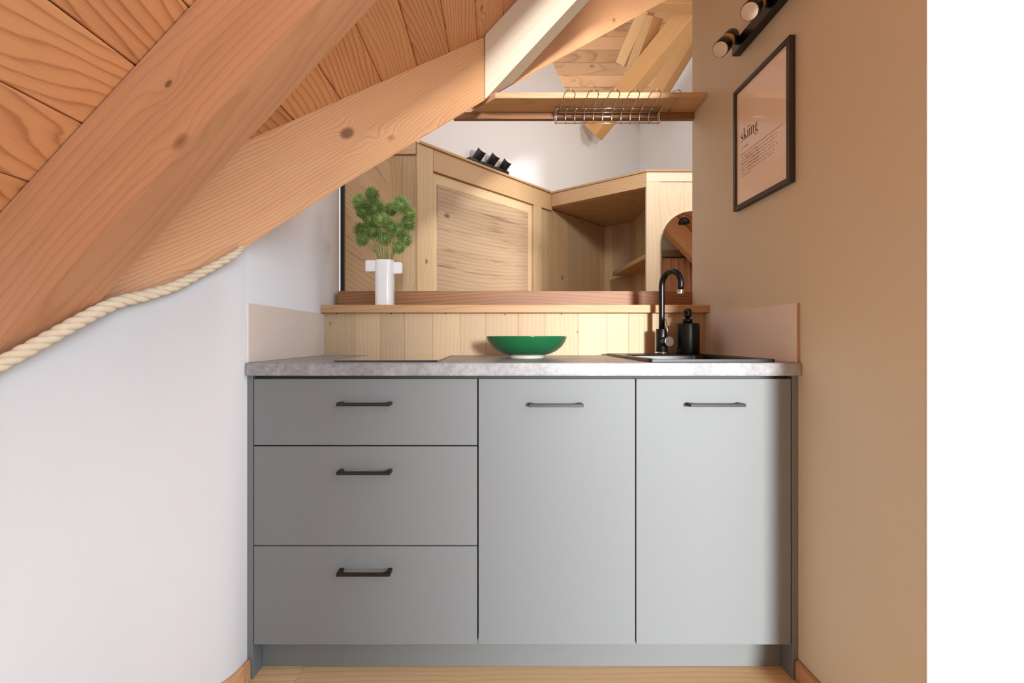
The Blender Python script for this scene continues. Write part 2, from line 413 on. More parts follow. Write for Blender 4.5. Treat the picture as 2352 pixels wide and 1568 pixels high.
b.add(V, [(5 * i + k, 5 * i + (k + 1) % 5, 5 * i + 5 + (k + 1) % 5, 5 * i + 5 + k) for i in range(m - 1) for k in range(5)] + [tuple(range(5)), tuple(range(5 * m - 5, 5 * m))])
struct(b.build('baseboard_left_splay', 'skirting_wood'), 'light wood skirting on the splayed part of the left wall', 'baseboard')

# ================================================================== KITCHEN UNITS
YF = 1.323
zt, zb = ZZ(870, YF), ZZ(1480, YF)            # top and bottom of the fronts
CT = ZZ(833, 1.308); CB = ZZ(862.5, 1.308)      # worktop top / underside
def fx(px): return XX(px, YF)

def front(name, parent, x0, x1, z0, z1, label=None):
    b = MB(); b.box(x0, x1, YF, YF + 0.019, z0, z1, 0.0009, 0, 1)
    o = b.build(name, 'front_laminate', parent, ((x0 + x1) / 2, YF, (z0 + z1) / 2)); return o
def handle(parent, x0, x1, zc):
    yb, yf = YF - 0.0002, YF - 0.034
    b = MB()
    b.box(x0, x1, yf, yf + 0.009, zc - 0.0045, zc + 0.0045, 0.0008)
    for xa, sgn in ((x0, 1), (x1, -1)):
        # foot: wide at the bar, drawn in towards the front panel with a curved inner side
        out = [(xa, yf + 0.004), (xa + sgn * 0.024, yf + 0.0085), (xa + sgn * 0.017, yf + 0.012), (xa + sgn * 0.013, yf + 0.017), (xa + sgn * 0.0115, yb), (xa, yb)]
        b.prism([(x, y, zc - 0.0045) for x, y in out], (0, 0, 0.009), 0.0005)
    return b.build('handle', 'handle_black', parent, ((x0 + x1) / 2, yb, zc))

def carcass(parent, x0, x1, rail=True):
    b = MB(); t = 0.016; zc0, zc1 = zb + 0.002, CB - 0.0005
    y0, y1 = YF + 0.021, YB - 0.03
    b.box(x0, x0 + t, y0, y1, zc0, zc1); b.box(x1 - t, x1, y0, y1, zc0, zc1)
    b.box(x0 + t, x1 - t, y0, y1, zc0, zc0 + t); b.box(x0 + t, x1 - t, y1 - 0.01, y1, zc0 + t, zc1)
    if rail: b.box(x0 + t, x1 - t, y0, y0 + 0.09, zc1 - t, zc1)
    else: b.box(x0 + t, x1 - t, y0, y0 + 0.016, zc1 - 0.08, zc1)
    for sx in (x0 + 0.03, x1 - 0.07):
        for sy in (y0 + 0.09, y1 - 0.08): b.cyl((sx + 0.02, sy, 0.0), (sx + 0.02, sy, zc0), 0.018, 12)
    return b.build('carcass', 'carcass', parent)

x_l0, x_l1 = XX(568, YF), XX(581, YF)
x_d0, x_d1 = fx(583), fx(1096)
x_a0, x_a1 = fx(1099.2), fx(1458.5)
x_b0, x_b1 = fx(1461.8), fx(1817)
x_r0, x_r1 = fx(1819.5), fx(1833) - 0.0005

u = thing('drawer_cabinet', ((x_d0 + x_d1) / 2, 1.6, 0), 'grey base cabinet of three stacked drawers with black bar handles, left end of the run', 'cabinet')
carcass(u, x_l1 + 0.0005, (x_d1 + x_a0) / 2 - 0.0005)
b = MB(); b.box(x_l0, x_l1, YF, YB - 0.03, 0.0, CB - 0.0005, 0.0008); b.build('end_panel', 'panel_laminate', u)
zs = [zt, ZZ(1022, YF), ZZ(1025, YF), ZZ(1252, YF), ZZ(1254.4, YF), zb]
for i, hy in enumerate((928.5, 1086.5, 1319)):
    d = front('drawer', u, x_d0, x_d1, zs[2 * i + 1], zs[2 * i])
    handle(d, XX(773, 1.2935), XX(896, 1.2935), ZZ(hy, 1.2935))
u = thing('door_cabinet', ((x_a0 + x_a1) / 2, 1.6, 0), 'grey base cabinet with one tall door and a black bar handle, middle of the run', 'cabinet')
carcass(u, (x_d1 + x_a0) / 2 + 0.0005, (x_a1 + x_b0) / 2 - 0.0005)
d = front('door', u, x_a0, x_a1, zb, zt); handle(d, XX(1215, 1.2935), XX(1340, 1.2935), ZZ(931, 1.2935))
u = thing('sink_cabinet', ((x_b0 + x_b1) / 2, 1.6, 0), 'grey base cabinet under the black sink with one sunlit door, right end', 'cabinet')
carcass(u, (x_a1 + x_b0) / 2 + 0.0005, x_r0 - 0.0005, False)
b = MB(); b.box(x_r0, x_r1, YF, YB - 0.03, 0.0, CB - 0.0005, 0.0008); b.build('end_panel', 'panel_laminate', u)
d = front('door', u, x_b0, x_b1, zb, zt); handle(d, XX(1585, 1.2935), XX(1712, 1.2935), ZZ(930.5, 1.2935))

b = MB(); b.box(x_l1 + 0.0005, x_r0 - 0.0005, 1.376, 1.392, 0.0005, zb - 0.003, 0.0006)
tag(b.build('plinth', 'panel_laminate'), 'grey kick plinth set back under the base cabinets', 'plinth')

# sink hole is cut in the worktop: built from four slabs joined in one outline
SX0, SX1, SY0, SY1 = 0.452, 0.826, 1.342, 1.862
wx0, wx1, wy0, wy1 = XX(565, 1.308), XR - 0.0012, 1.305, 1.899
hx0, hx1, hy0, hy1 = SX0 + 0.03, SX1 - 0.03, SY0 + 0.03, SY1 - 0.10
bmw = bmesh.new()
def ring(z): return [bmw.verts.new((x, y, z)) for x, y in ((wx0, wy0), (wx1, wy0), (wx1, wy1), (wx0, wy1))], [bmw.verts.new((x, y, z)) for x, y in ((hx0, hy0), (hx1, hy0), (hx1, hy1), (hx0, hy1))]
ob, ib = ring(CB); ot, it = ring(CT)
for i in range(4):
    j = (i + 1) % 4
    bmw.faces.new((ot[i], ot[j], it[j], it[i])); bmw.faces.new((ob[j], ob[i], ib[i], ib[j]))
    bmw.faces.new((ob[i], ob[j], ot[j], ot[i])); bmw.faces.new((it[i], it[j], ib[j], ib[i]))
bmesh.ops.recalc_face_normals(bmw, faces=bmw.faces[:])
eds = [e for e in bmw.edges if len(e.link_faces) == 2 and e.calc_face_angle(0) > 0.5 and all(abs(v.co.y - wy0) < 1e-6 for v in e.verts)]
bmesh.ops.bevel(bmw, geom=eds, offset=0.0025, segments=3, affect='EDGES')
b = MB(); b.bm(bmw)
tag(b.build('worktop', 'worktop_concrete'), 'concrete-look grey worktop running over all three base cabinets', 'worktop')

# splash panels standing on the worktop
def splash(name, x0, x1, edge_mat, label, exx):
    b = MB(); b.box(x0, x1, 1.318, YB - 0.001, CT + 0.0003, H + 0.101, 0.0006)
    o = b.build(name, 'splash_laminate', None, ((x0 + x1) / 2, 1.6, CT)); tag(o, label, 'splashback')
    e = MB(); e.box(x0, x1, 1.3165, 1.3178, CT + 0.0003, H + 0.101, 0.0003); e.build('edge_strip', edge_mat, o)
    return o
splash('splashback', XL + 0.0008, XX(571, 1.318), 'white_edge', 'pale beige splashback panel with a white edge against the left white wall', 0)
splash('splashback', XX(1830, 1.318), XR - 0.0008, 'shaded_edge', 'beige splashback panel with a shade-coloured edge beside the soap dispenser against the brown wall', 0)

# boarded low wall behind the worktop
u = thing('board_panelling', (0.08, YB, CT), 'upright pale pine boards forming the low wall behind the worktop', 'panelling')
seams = [750, 815, 873, 929, 994, 1057, 1116, 1190, 1252, 1328, 1394, 1444, 1481, 1530, 1582, 1620]
b = MB(); LB = ZZ(718, 1.878)
for i in range(len(seams) - 1):
    xa, xb = XX(seams[i], YB), XX(seams[i + 1], YB)
    if i == 0: xa = XL + 0.001
    if i == len(seams) - 2: xb = XR - 0.001
    b.box(xa + 0.0003, xb - 0.0003, YB + 0.0002, YB + 0.022, CT - 0.03, LB - 0.0003, 0.0007, rnd())
b.build('boards', 'board_wood', u)
for px, py in ((773, 720), (899, 720), (1023, 720), (1160, 722), (1290, 721), (1326, 762)):
    c = P(px, py, YB - 0.001); n = MB(); n.lathe([(0.0, 0.0016), (0.002, 0.0012), (0.0027, 0.0)], (c.x, YB + 0.0003, c.z), 12, (0, -1, 0))
    n.build('nail', 'nail_dark', u, (c.x, YB, c.z))
# ledge and the beam lying on it
LT = ZZ(700, 1.878)
b = MB(); b.box(XL + 0.0008, XR - 0.0008, 1.876, 2.09, LB, LT, 0.0015)
tag(b.build('wooden_ledge', 'ledge_wood', None, (0, 1.98, LB)), 'light wooden ledge board along the top of the pine boards, under the vase', 'shelf')
b = MB(); b.box(XX(776, 2.04), XX(1590, 2.04), 2.038, 2.09, LT + 0.0003, ZZ(668, 2.04), 0.0015)
tag(b.build('sill_beam', 'dark_beam_wood', None, (0.2, 2.05, LT)), 'dark reddish wooden beam lying along the back of the ledge behind the vase', 'beam')

# ================================================================== THINGS ON THE WORKTOP
# hob
b = MB(); b.box(XX(767, 1.352), XX(1005, 1.352), 1.352, 1.80, CT + 0.0002, CT + 0.0055, 0.0012, 0, 2)
tag(b.build('induction_hob', 'hob_glass', None, (-0.33, 1.58, CT)), 'flat black glass hob set on the left part of the grey worktop', 'hob')

# bowl
bc = Vector((XX(1209, 1.62), 1.62, CT))
u = thing('green_bowl', bc, 'wide shallow glossy green bowl in the middle of the worktop', 'bowl')
R = 0.1455
prof = [(0.0, 0.009), (0.052, 0.009), (0.060, 0.0095), (0.084, 0.015), (0.108, 0.027), (0.127, 0.043), (0.139, 0.060), (R - 0.001, 0.0745), (R, 0.0765), (R - 0.002, 0.078), (R - 0.0045, 0.0765),
        (0.134, 0.060), (0.122, 0.045), (0.104, 0.031), (0.08, 0.020), (0.055, 0.0150), (0.0, 0.0145)]
b = MB(); b.lathe(prof, bc, 72); b.build('bowl_body', 'green_glaze', u)
b = MB(); b.lathe([(0.05, 0.0002), (0.060, 0.0002), (0.0615, 0.003), (0.0610, 0.0105), (0.052, 0.0105), (0.05, 0.006), (0.05, 0.0002)], bc, 48); b.build('foot_ring', 'bowl_foot', u)

# sink
sz = CT + 0.0095
u = thing('kitchen_sink', ((SX0 + SX1) / 2, (SY0 + SY1) / 2, CT), 'black inset sink with a thin raised rim at the right of the worktop', 'sink')
bms = bmesh.new()
def rr(x0, x1, y0, y1, r, z, n=5):
    out = []
    for cx, cy, a0 in ((x1 - r, y1 - r, 0), (x0 + r, y1 - r, 90), (x0 + r, y0 + r, 180), (x1 - r, y0 + r, 270)):
        for k in range(n + 1):
            a = math.radians(a0 + 90 * k / n); out.append(bms.verts.new((cx + r * math.cos(a), cy + r * math.sin(a), z)))
    return out
loops = [rr(SX0 + 0.001, SX1 - 0.001, SY0 + 0.001, SY1 - 0.001, 0.010, CT + 0.0003), rr(SX0, SX1, SY0, SY1, 0.011, CT + 0.001), rr(SX0, SX1, SY0, SY1, 0.011, sz - 0.001), rr(SX0 + 0.001, SX1 - 0.001, SY0 + 0.001, SY1 - 0.001, 0.010, sz),
         rr(hx0 + 0.005, hx1 - 0.005, hy0 + 0.005, hy1 - 0.005, 0.03, sz - 0.002), rr(hx0 + 0.009, hx1 - 0.009, hy0 + 0.009, hy1 - 0.009, 0.03, sz - 0.008),
         rr(hx0 + 0.018, hx1 - 0.018, hy0 + 0.018, hy1 - 0.018, 0.03, sz - 0.15), rr(hx0 + 0.04, hx1 - 0.04, hy0 + 0.04, hy1 - 0.04, 0.03, sz - 0.17)]
for A, B in zip(loops, loops[1:]):
    for i in range(len(A)): bms.faces.new((A[i], A[(i + 1) % len(A)], B[(i + 1) % len(A)], B[i]))
bms.faces.new(loops[-1])
bmesh.ops.recalc_face_normals(bms, faces=bms.faces[:])
b = MB(); b.bm(bms); b.build('basin', 'sink_black', u)
b = MB(); b.lathe([(0.0, 0.003), (0.02, 0.003), (0.038, 0.002), (0.042, 0.0)], ((hx0 + hx1) / 2, (hy0 + hy1) / 2, sz - 0.1698), 24); b.build('drain', 'steel', u)

# faucet
fb = Vector((XX(1520, 1.81), 1.81, sz + 0.0002))
u = thing('kitchen_faucet', fb, 'black gooseneck faucet with a round side lever behind the sink', 'faucet')
b = MB(); b.lathe([(0.0, 0.0), (0.027, 0.0), (0.0275, 0.003), (0.026, 0.0065), (0.02, 0.0075)], fb, 32); b.build('base_ring', 'chrome', u)
b = MB(); b.cyl(fb + Vector((0, 0, 0.0065)), fb + Vector((0, 0, 0.098)), 0.0225, 32, 0.002); b.build('body', 'black_matt', u)
dirv = Vector((0.34, -0.94, 0)).normalized(); r = 0.053
topz = H + 0.205 - fb.z
pts = [fb + Vector((0, 0, 0.094)), fb + Vector((0, 0, 0.15)), fb + Vector((0, 0, topz * 0.85))]
for k in range(0, 19):
    a = PI - (PI * 1.06) * k / 18
    pts.append(fb + Vector((0, 0, topz)) + dirv * (r + r * math.cos(a)) + Vector((0, 0, r * math.sin(a))))
e = (pts[-1] - pts[-2]).normalized(); pts.append(pts[-1] + e * 0.012)
b = MB(); b.tube(pts, 0.0112, 20); b.build('spout', 'black_matt', u)
b = MB(); b.cyl(pts[-1], pts[-1] + e * 0.017, 0.0118, 24, 0.001); b.build('aerator', 'chrome', u)
hd = Vector((0.25, -0.97, 0)).normalized(); hz = Vector((0, 0, 0.048))
hp = fb + hz + hd * 0.018
b = MB(); b.cyl(hp, hp + hd * 0.028, 0.0195, 32, 0.0015)
lv = b.build('lever_hub', 'black_matt', u)
b = MB(); b.cyl(hp + hd * 0.0282, hp + hd * 0.033, 0.0198, 32, 0.0012); b.build('lever_cap', 'steel', lv)
b = MB(); b.tube([hp + hd * 0.022 + Vector((0, 0, 0.017)), hp + hd * 0.018 + Vector((-0.001, 0, 0.05)), hp + hd * 0.012 + Vector((-0.004, 0, 0.088))], [0.0032, 0.0028, 0.0024], 12); b.build('lever', 'steel', lv)

# soap dispenser
sb = Vector((XX(1580.5, 1.80), 1.805, sz + 0.0003))
u = thing('soap_dispenser', sb, 'black cylindrical soap dispenser with a pump standing right of the faucet', 'dispenser')
b = MB(); b.lathe([(0.0, 0.0), (0.043, 0.0), (0.0445, 0.002), (0.0450, 0.004), (0.0450, 0.114), (0.0440, 0.1185), (0.0405, 0.120), (0.018, 0.1205), (0.0, 0.1205)], sb, 48); b.build('bottle', 'black_matt', u)
b = MB(); b.lathe([(0.0, 0.1206), (0.0185, 0.1206), (0.0185, 0.135), (0.017, 0.137), (0.0085, 0.138), (0.0085, 0.146), (0.0, 0.146)], sb, 32); b.build('collar', 'black_matt', u)
b = MB(); b.lathe([(0.0, 0.146), (0.0145, 0.146), (0.0155, 0.149), (0.0155, 0.168), (0.0140, 0.1745), (0.009, 0.178), (0.0, 0.178)], sb, 32)
b.tube([sb + Vector((0, 0, 0.171)), sb + Vector((-0.012, -0.018, 0.171)), sb + Vector((-0.018, -0.032, 0.168)), sb + Vector((-0.02, -0.036, 0.162))], [0.006, 0.0055, 0.005, 0.0045], 12)
b.build('pump_head', 'black_matt', u)

# ================================================================== VASE AND FLOWERS
VY = 1.95; vz = LT + 0.0003; vxc = XX(884, VY)
vb = Vector((vxc, VY, vz)); vh = ZZ(598, VY) - vz
u = thing('white_vase', vb, 'tall white ceramic vase with two square side tabs on the ledge', 'vase')
def rounded_profile(w, d, r, n=6):
    out = []
    for cx, cy, a0 in ((w - r, d - r, 0), (-w + r, d - r, 90), (-w + r, -d + r, 180), (w - r, -d + r, 270)):
        for k in range(n + 1):
            a = math.radians(a0 + 90 * k / n); out.append((cx + r * math.cos(a), cy + r * math.sin(a)))
    return out
prf = rounded_profile(0.039, 0.036, 0.026); n = len(prf); V = []
levels = [(0.0, 0.95), (0.002, 0.99), (0.005, 1.0), (vh - 0.004, 1.0), (vh - 0.001, 0.985), (vh, 0.96), (vh - 0.001, 0.93), (vh - 0.005, 0.915), (0.012, 0.90)]
for z, s_ in levels: V += [vb + Vector((x * s_, y * s_, z)) for x, y in prf]
Fc = [[i * n + k, i * n + (k + 1) % n, (i + 1) * n + (k + 1) % n, (i + 1) * n + k] for i in range(len(levels) - 1) for k in range(n)]
b = MB(); b.add(V, Fc, True); b.add(V[:n], [list(range(n))]); b.add(V[-n:], [list(range(n))]); b.build('vase_body', 'vase_white', u)
def tab(x0, x1, z0, z1, yy):
    b = MB(); w = (x1 - x0) / 2; h = (z1 - z0) / 2; rp = rounded_profile(w, h, 0.006, 5); m = MB()
    b.prism([(x0 + w + x, yy - 0.012, z0 + h + z) for x, z in rp], (0, 0.024, 0), 0.003, 0, 2)
    return b.build('side_tab', 'vase_white', u)
tab(XX(841, VY - 0.01), vb.x - 0.034, ZZ(624, VY - 0.01), ZZ(598.5, VY - 0.01), VY - 0.01)
tab(vb.x + 0.034, XX(924, VY + 0.01), ZZ(629, VY + 0.01), ZZ(603, VY + 0.01), VY + 0.01)

u = thing('flower_bunch', vb + Vector((0, 0, 0.02)), 'bunch of green spiky ball flowers standing in the white vase', 'flowers')
heads = [(525, 310, 72), (400, 390, 78), (560, 450, 92), (440, 490, 74), (830, 420, 85), (720, 470, 66), (925, 510, 62), (680, 605, 76), (910, 612, 72), (530, 690, 86),
         (412, 690, 74), (660, 775, 68), (800, 690, 78), (735, 655, 60), (880, 785, 70), (810, 868, 62), (425, 790, 60), (610, 560, 70), (500, 570, 66)]
fr = random.Random(3)
for i, (hx, hy, hr) in enumerate(heads):
    Y = VY + fr.uniform(-0.04, 0.035) - (0.02 if hr > 75 and hy > 550 else 0)
    c = P(740 + hx / 4.6125, 380 + hy / 4.6125, Y); rad = hr / 4.6125 * Y / F * 1.32
    m0 = vb + Vector((fr.uniform(-0.026, 0.026), fr.uniform(-0.022, 0.022), vh - 0.002))
    m0.x = vb.x + max(-0.028, min(0.028, (c.x - vb.x) * 0.33 + fr.uniform(-0.007, 0.007)))
    low = Vector((vb.x + (m0.x - vb.x) * 0.4, vb.y + (m0.y - vb.y) * 0.4, vz + 0.02))
    b = MB(); b.tube(spline([low, m0, m0.lerp(c, 0.5) + Vector((0, 0, 0.012)), c], 5), 0.0017, 7); b.build('stem', 'stem_green', u, low)
    b = MB(); b.lathe([(0.0, -rad * 0.56), (rad * 0.4, -rad * 0.4), (rad * 0.56, 0), (rad * 0.4, rad * 0.4), (0.0, rad * 0.56)], c, 14, rnd=0.2)
    ns = 420
    for k in range(ns):
        zf = 1 - 2 * (k + 0.5) / ns; ph = k * 2.39996 + fr.uniform(-0.2, 0.2); q = math.sqrt(1 - zf * zf)
        d = Vector((q * math.cos(ph), q * math.sin(ph), zf)) + Vector((fr.uniform(-.18, .18), fr.uniform(-.18, .18), fr.uniform(-.1, .25)))
        d.normalize(); L = rad * fr.uniform(0.82, 1.12)
        a = d.cross(Vector((0.31, 0.52, 0.79))).normalized(); e = d.cross(a)
        wv = rad * 0.026; p1 = c + d * rad * 0.45; p2 = c + d * L * 0.75; p3 = c + d * L
        V = [p1 + a * wv * .6, p1 - a * wv * .3 + e * wv * .5, p1 - a * wv * .3 - e * wv * .5, p2 + a * wv, p2 - a * wv * .5 + e * wv * .86, p2 - a * wv * .5 - e * wv * .86, p3]
        b.add(V, [(0, 1, 4, 3), (1, 2, 5, 4), (2, 0, 3, 5), (3, 4, 6), (4, 5, 6), (5, 3, 6)], False, fr.uniform(0.1, 1.0) * (0.6 + 0.4 * max(0, zf)))
    b.build('flower_head', 'flower_green', u, c)

# ================================================================== ROPE
rp = [(556, 570, 1.262), (540, 583, 1.232), (470, 622, 1.185), (400, 657, 1.135), (330, 679, 1.09), (270, 694, 1.05), (200, 727, 0.995), (100, 782, 0.94), (0, 836, 0.893), (-70, 874, 0.86), (-150, 918, 0.82)]
path = spline([P(*q) for q in rp], 26)
L = [0.0]
for a, c in zip(path, path[1:]): L.append(L[-1] + (c - a).length)
b = MB()
for st in range(3):
    pts = []; rs = []
    for i, p in enumerate(path):
        t = (path[min(i + 1, len(path) - 1)] - path[max(i - 1, 0)]).normalized()
        s1 = t.cross(Vector((0, 0, 1))).normalized(); s2 = s1.cross(t)
        A = 2 * PI * (-L[i] / 0.070 + st / 3); tp = min(1.0, 0.62 + L[i] * 1.3)
        pts.append(p + (s1 * math.cos(A) + s2 * math.sin(A)) * 0.0072 * tp); rs.append(0.0078 * tp)
    b.tube(pts, rs, 12)
tag(b.build('twisted_rope', 'rope_fibre', None, path[0]), 'thick cream twisted rope tacked along the joint of white wall and roof timbers', 'rope')

# ================================================================== BROWN WALL: framed print and spot lamp
fx0 = 0.8595; fy0, fy1, fz0, fz1 = 1.334, 1.652, H + 0.458, H + 0.8895; fw = 0.0155
u = thing('framed_print', (XR, (fy0 + fy1) / 2, fz0), 'dark framed print reading skiing on the brown wall', 'picture')
b = MB()
zz0, zz1 = fz0, fz1
for a in (((fy0, fz0), (fy1, fz0), (fy1 - fw, fz0 + fw), (fy0 + fw, fz0 + fw)), ((fy1, fz0), (fy1, fz1), (fy1 - fw, fz1 - fw), (fy1 - fw, fz0 + fw)),
          ((fy1, fz1), (fy0, fz1), (fy0 + fw, fz1 - fw), (fy1 - fw, fz1 - fw)), ((fy0, fz1), (fy0, fz0), (fy0 + fw, fz0 + fw), (fy0 + fw, fz1 - fw))):
    b.prism([(fx0, y, z) for y, z in a], (XR - 0.0005 - fx0, 0, 0), 0.0006)
b.build('frame', 'frame_dark', u)
b = MB(); b.box(fx0 + 0.006, fx0 + 0.009, fy0 + fw * 0.9, fy1 - fw * 0.9, fz0 + fw * 0.9, fz1 - fw * 0.9)
pp = b.build('print', 'poster_paper', u)
pxx = fx0 + 0.0058
def stroke(b, pts, w, base, s_):
    """flat inked stroke on the print; u runs towards the viewer along the wall"""
    pts = [Vector((p[0], p[1], 0)) for p in pts]; n = len(pts); ws = w if isinstance(w, (list, tuple)) else [w] * n
    Lp, Rp = [], []
    for i in range(n):
        t = (pts[min(i + 1, n - 1)] - pts[max(i - 1, 0)]).normalized(); q = Vector((-t.y, t.x, 0))
        Lp.append(pts[i] + q * ws[i] / 2); Rp.append(pts[i] - q * ws[i] / 2)
    to = lambda p, x: Vector((x, base[0] - p.x * s_, base[1] + p.y * s_))
    V = [to(p, pxx) for p in Lp] + [to(p, pxx) for p in Rp]
    Fc = [(i, i + 1, n + i + 1, n + i) for i in range(n - 1)]
    b.add(V, Fc)
def ell(cx, cy, rx, ry, thick, thin, n=24):
    p, w = [], []
    for k in range(n + 1):
        a = 2 * PI * k / n; p.append((cx + rx * math.cos(a), cy + ry * math.sin(a))); w.append(thin + (thick - thin) * abs(math.cos(a)) ** 1.5)
    return p, w
def letters(b, base, s_):
    x = 0.0
    def S(pts, w): stroke(b, [(p[0] + x, p[1]) for p in pts], w, base, s_)
    sp = spline([(.52, .74, 0), (.48, .93, 0), (.28, .99, 0), (.10, .86, 0), (.14, .66, 0), (.32, .52, 0), (.50, .36, 0), (.52, .14, 0), (.30, .01, 0), (.09, .08, 0), (.05, .27, 0)], 4)
    m = len(sp); S([(p.x, p.y) for p in sp], [.05 + .15 * math.exp(-((i / m - .5) / .2) ** 2) for i in range(m)])
    S([(.52, .66), (.52, .98)], .045); S([(.05, .34), (.05, .02)], .045); x += .68
    S([(.13, 0), (.13, 1.55)], .18); S([(0, .02), (.30, .02)], .04); S([(0, 1.53), (.14, 1.53)], .04)
    S([(.2, .40), (.56, .97)], .05); S([(.32, .62), (.62, .0)], .18); S([(.44, .98), (.72, .98)], .04); S([(.46, .02), (.78, .02)], .04); x += .84
    for _ in range(2):
        S([(.14, 0), (.14, 1.0)], .18); S([(0, .02), (.30, .02)], .04); S([(0, .98), (.16, .98)], .04)
        S([(.05, 1.36), (.08, 1.36), (.14, 1.36), (.20, 1.36), (.23, 1.36)], [.04, .16, .2, .16, .04]); x += .40
    S([(.14, 0), (.14, 1.0)], .18); S([(0, .02), (.29, .02)], .04); S([(0, .98), (.16, .98)], .04)
    S([(.20, .74), (.30, .93), (.42, .985), (.53, .93), (.58, .76)], [.04, .06, .09, .14, .18]); S([(.58, .80), (.58, 0)], .18); S([(.43, .02), (.74, .02)], .04); x += .84
    p, w = ell(.28, .68, .20, .29, .15, .04); S(p, w)
    S([(.44, .86), (.55, .98), (.66, .92)], [.04, .06, .12])
    S([(.14, .44), (.08, .30), (.14, .18), (.36, .14), (.54, .06), (.58, -.10)], [.05, .08, .12, .16, .16, .10])
    p, w = ell(.31, -.20, .27, .20, .10, .05); S(p, w)
b = MB(); letters(b, (1.611, H + 0.6905), 0.0275); b.build('lettering', 'ink', pp)
b = MB(); stroke(b, [(0, 0), (0.238, 0)], 0.0014, (1.614, H + 0.6465), 1.0); b.build('rule', 'ink', pp)
pr = random.Random(11)
rows = [(0.664, 0.0, 0.05)] + [(0.6325 - 0.0112 * k, 0.0, (0.212, 0.205, 0.198, 0.205, 0.188, 0.192, 0.062)[k]) for k in range(7)]
for ri, (z, u0, u1) in enumerate(rows):
    b = MB(); x = u0
    while x < u1 - 0.006:
        wd = min(pr.uniform(0.009, 0.026), u1 - x); nl = max(2, int(wd / 0.0042)); step = wd / nl; fat = 1.7 if (x < 0.1 and pr.random() < 0.5) else 1.0
        for q in range(nl):                     # a row of small letter marks
            hh = pr.choice((0.0036, 0.0036, 0.0052)); xx = x + q * step
            stroke(b, [(xx + step * .25, 0), (xx + step * .25, hh)], 0.0008 * fat, (1.606, H + z), 1.0)
            stroke(b, [(xx + step * .25, 0.0034), (xx + step * .8, 0.0024), (xx + step * .8, 0.0)], 0.0007 * fat, (1.606, H + z), 1.0)
        x += wd + 0.0035
    b.build('text_line', 'ink_soft', pp)

# wall spot lamp: three heads on a bar (the third lies above the frame)
lz = H + 1.035
u = thing('wall_spot_lamp', (XR, 1.37, lz), 'black and brass spot lamp bar high on the brown wall above the print', 'lamp')
b = MB(); b.box(XR - 0.0295, XR - 0.0005, 1.08, 1.640, lz - 0.022, lz + 0.022, 0.002); b.build('mounting_bar', 'black_metal', u)
def spot_head(parent, joint, axis, rad=0.0265, ln=0.118, stub=None):
    axis = Vector(axis).normalized(); c0 = joint - axis * ln * 0.30
    b = MB(); b.cyl(c0, c0 + axis * ln * 0.40, rad * 0.97, 32, 0.0015); b.cyl(c0 + axis * ln * 0.62, c0 + axis * (ln - 0.0015), rad, 32, 0.0012)
    if stub is not None: b.cyl(stub, joint - (joint - stub).normalized() * rad * 0.5, 0.009, 16)
    h = b.build('spot_head', 'black_metal', parent, joint)
    b = MB(); b.cyl(c0 + axis * ln * 0.40, c0 + axis * ln * 0.62, rad * 1.005, 32, 0.0006); b.build('brass_band', 'brass', h, joint)
    b = MB(); b.lathe([(0.0, 0.0), (rad * 0.9, 0.0), (rad * 0.92, -0.0005)], c0 + axis * (ln + 0.0004), 32, axis); b.build('diffuser', 'diffuser', h, joint)
    return h
for Y in (1.592, 1.412, 1.232):
    jt = Vector((XR - 0.068, Y - 0.004, lz + 0.004))
    spot_head(u, jt, (-0.56, -0.44, -0.66), stub=Vector((XR - 0.03, Y, lz)))

# ================================================================== HIGH SHELF AND DISH RACK
SZ0, SZ1 = H + 1.0015, H + 1.026
u = thing('high_shelf', (0.45, 1.97, SZ0), 'narrow wooden shelf high across the opening between hip rafter and brown wall', 'shelf')
b = MB(); b.prism([(-0.005, 1.90, SZ0), (XR - 0.0008, 1.90, SZ0), (XR - 0.0008, YE - 0.001, SZ0), (-0.13, YE - 0.001, SZ0)], (0, 0, SZ1 - SZ0), 0.0012); b.build('shelf_board', 'shelf_wood', u)
b = MB(); b.box(-0.19, XR - 0.0008, YE - 0.0225, YE - 0.0005, H + 0.9705, SZ0 - 0.0003, 0.001); b.build('batten', 'dark_beam_wood', u)

u = thing('dish_rack', (0.43, 1.95, SZ0), 'chrome wire plate rack hung under the high shelf', 'rack')
rz = H + 0.9945
for px in (1309, 1363, 1412, 1458, 1507, 1554):
    x = XX(px, 1.855); w = 0.0225
    pts = [(x - w, 2.008, rz - 0.002), (x - w, 1.88, rz)]
    for k in range(11):
        a = PI - PI * k / 10
        pts.append((x + w * math.cos(a), 1.866 - 0.022 * math.sin(a), rz + 0.010 * math.sin(a)))
    pts += [(x + w, 1.88, rz), (x + w, 2.008, rz - 0.002)]
    b = MB(); b.tube(spline(pts, 3), 0.0022, 10); b.build('wire_loop', 'chrome', u, (x, 1.9, rz))
x0, x1 = XX(1276, 1.985), XX(1518, 1.985)
b = MB()
for yy, z in ((1.972, rz + 0.0005), (1.998, rz - 0.004), (2.006, H + 0.974), (2.004, H + 0.9455)): b.tube([(x0, yy, z), (x1, yy, z)], 0.0024, 10)
for k in range(12):
    x = x0 + 0.006 + (x1 - x0 - 0.012) * k / 11
    b.tube(spline([(x, 1.966, rz - 0.010), (x, 1.964, rz - 0.002), (x, 1.972, rz + 0.0022), (x, 1.990, rz - 0.002), (x, 2.002, rz - 0.014), (x, 2.007, H + 0.960), (x, 2.006, H + 0.941)], 4), 0.0019, 8)
for xx in (x0, x1): b.tube([(xx, 1.972, rz + 0.0005), (xx, 1.998, rz - 0.004), (xx, 2.006, H + 0.974), (xx, 2.004, H + 0.9455)], 0.0024, 8)
b.build('wire_basket', 'chrome', u)

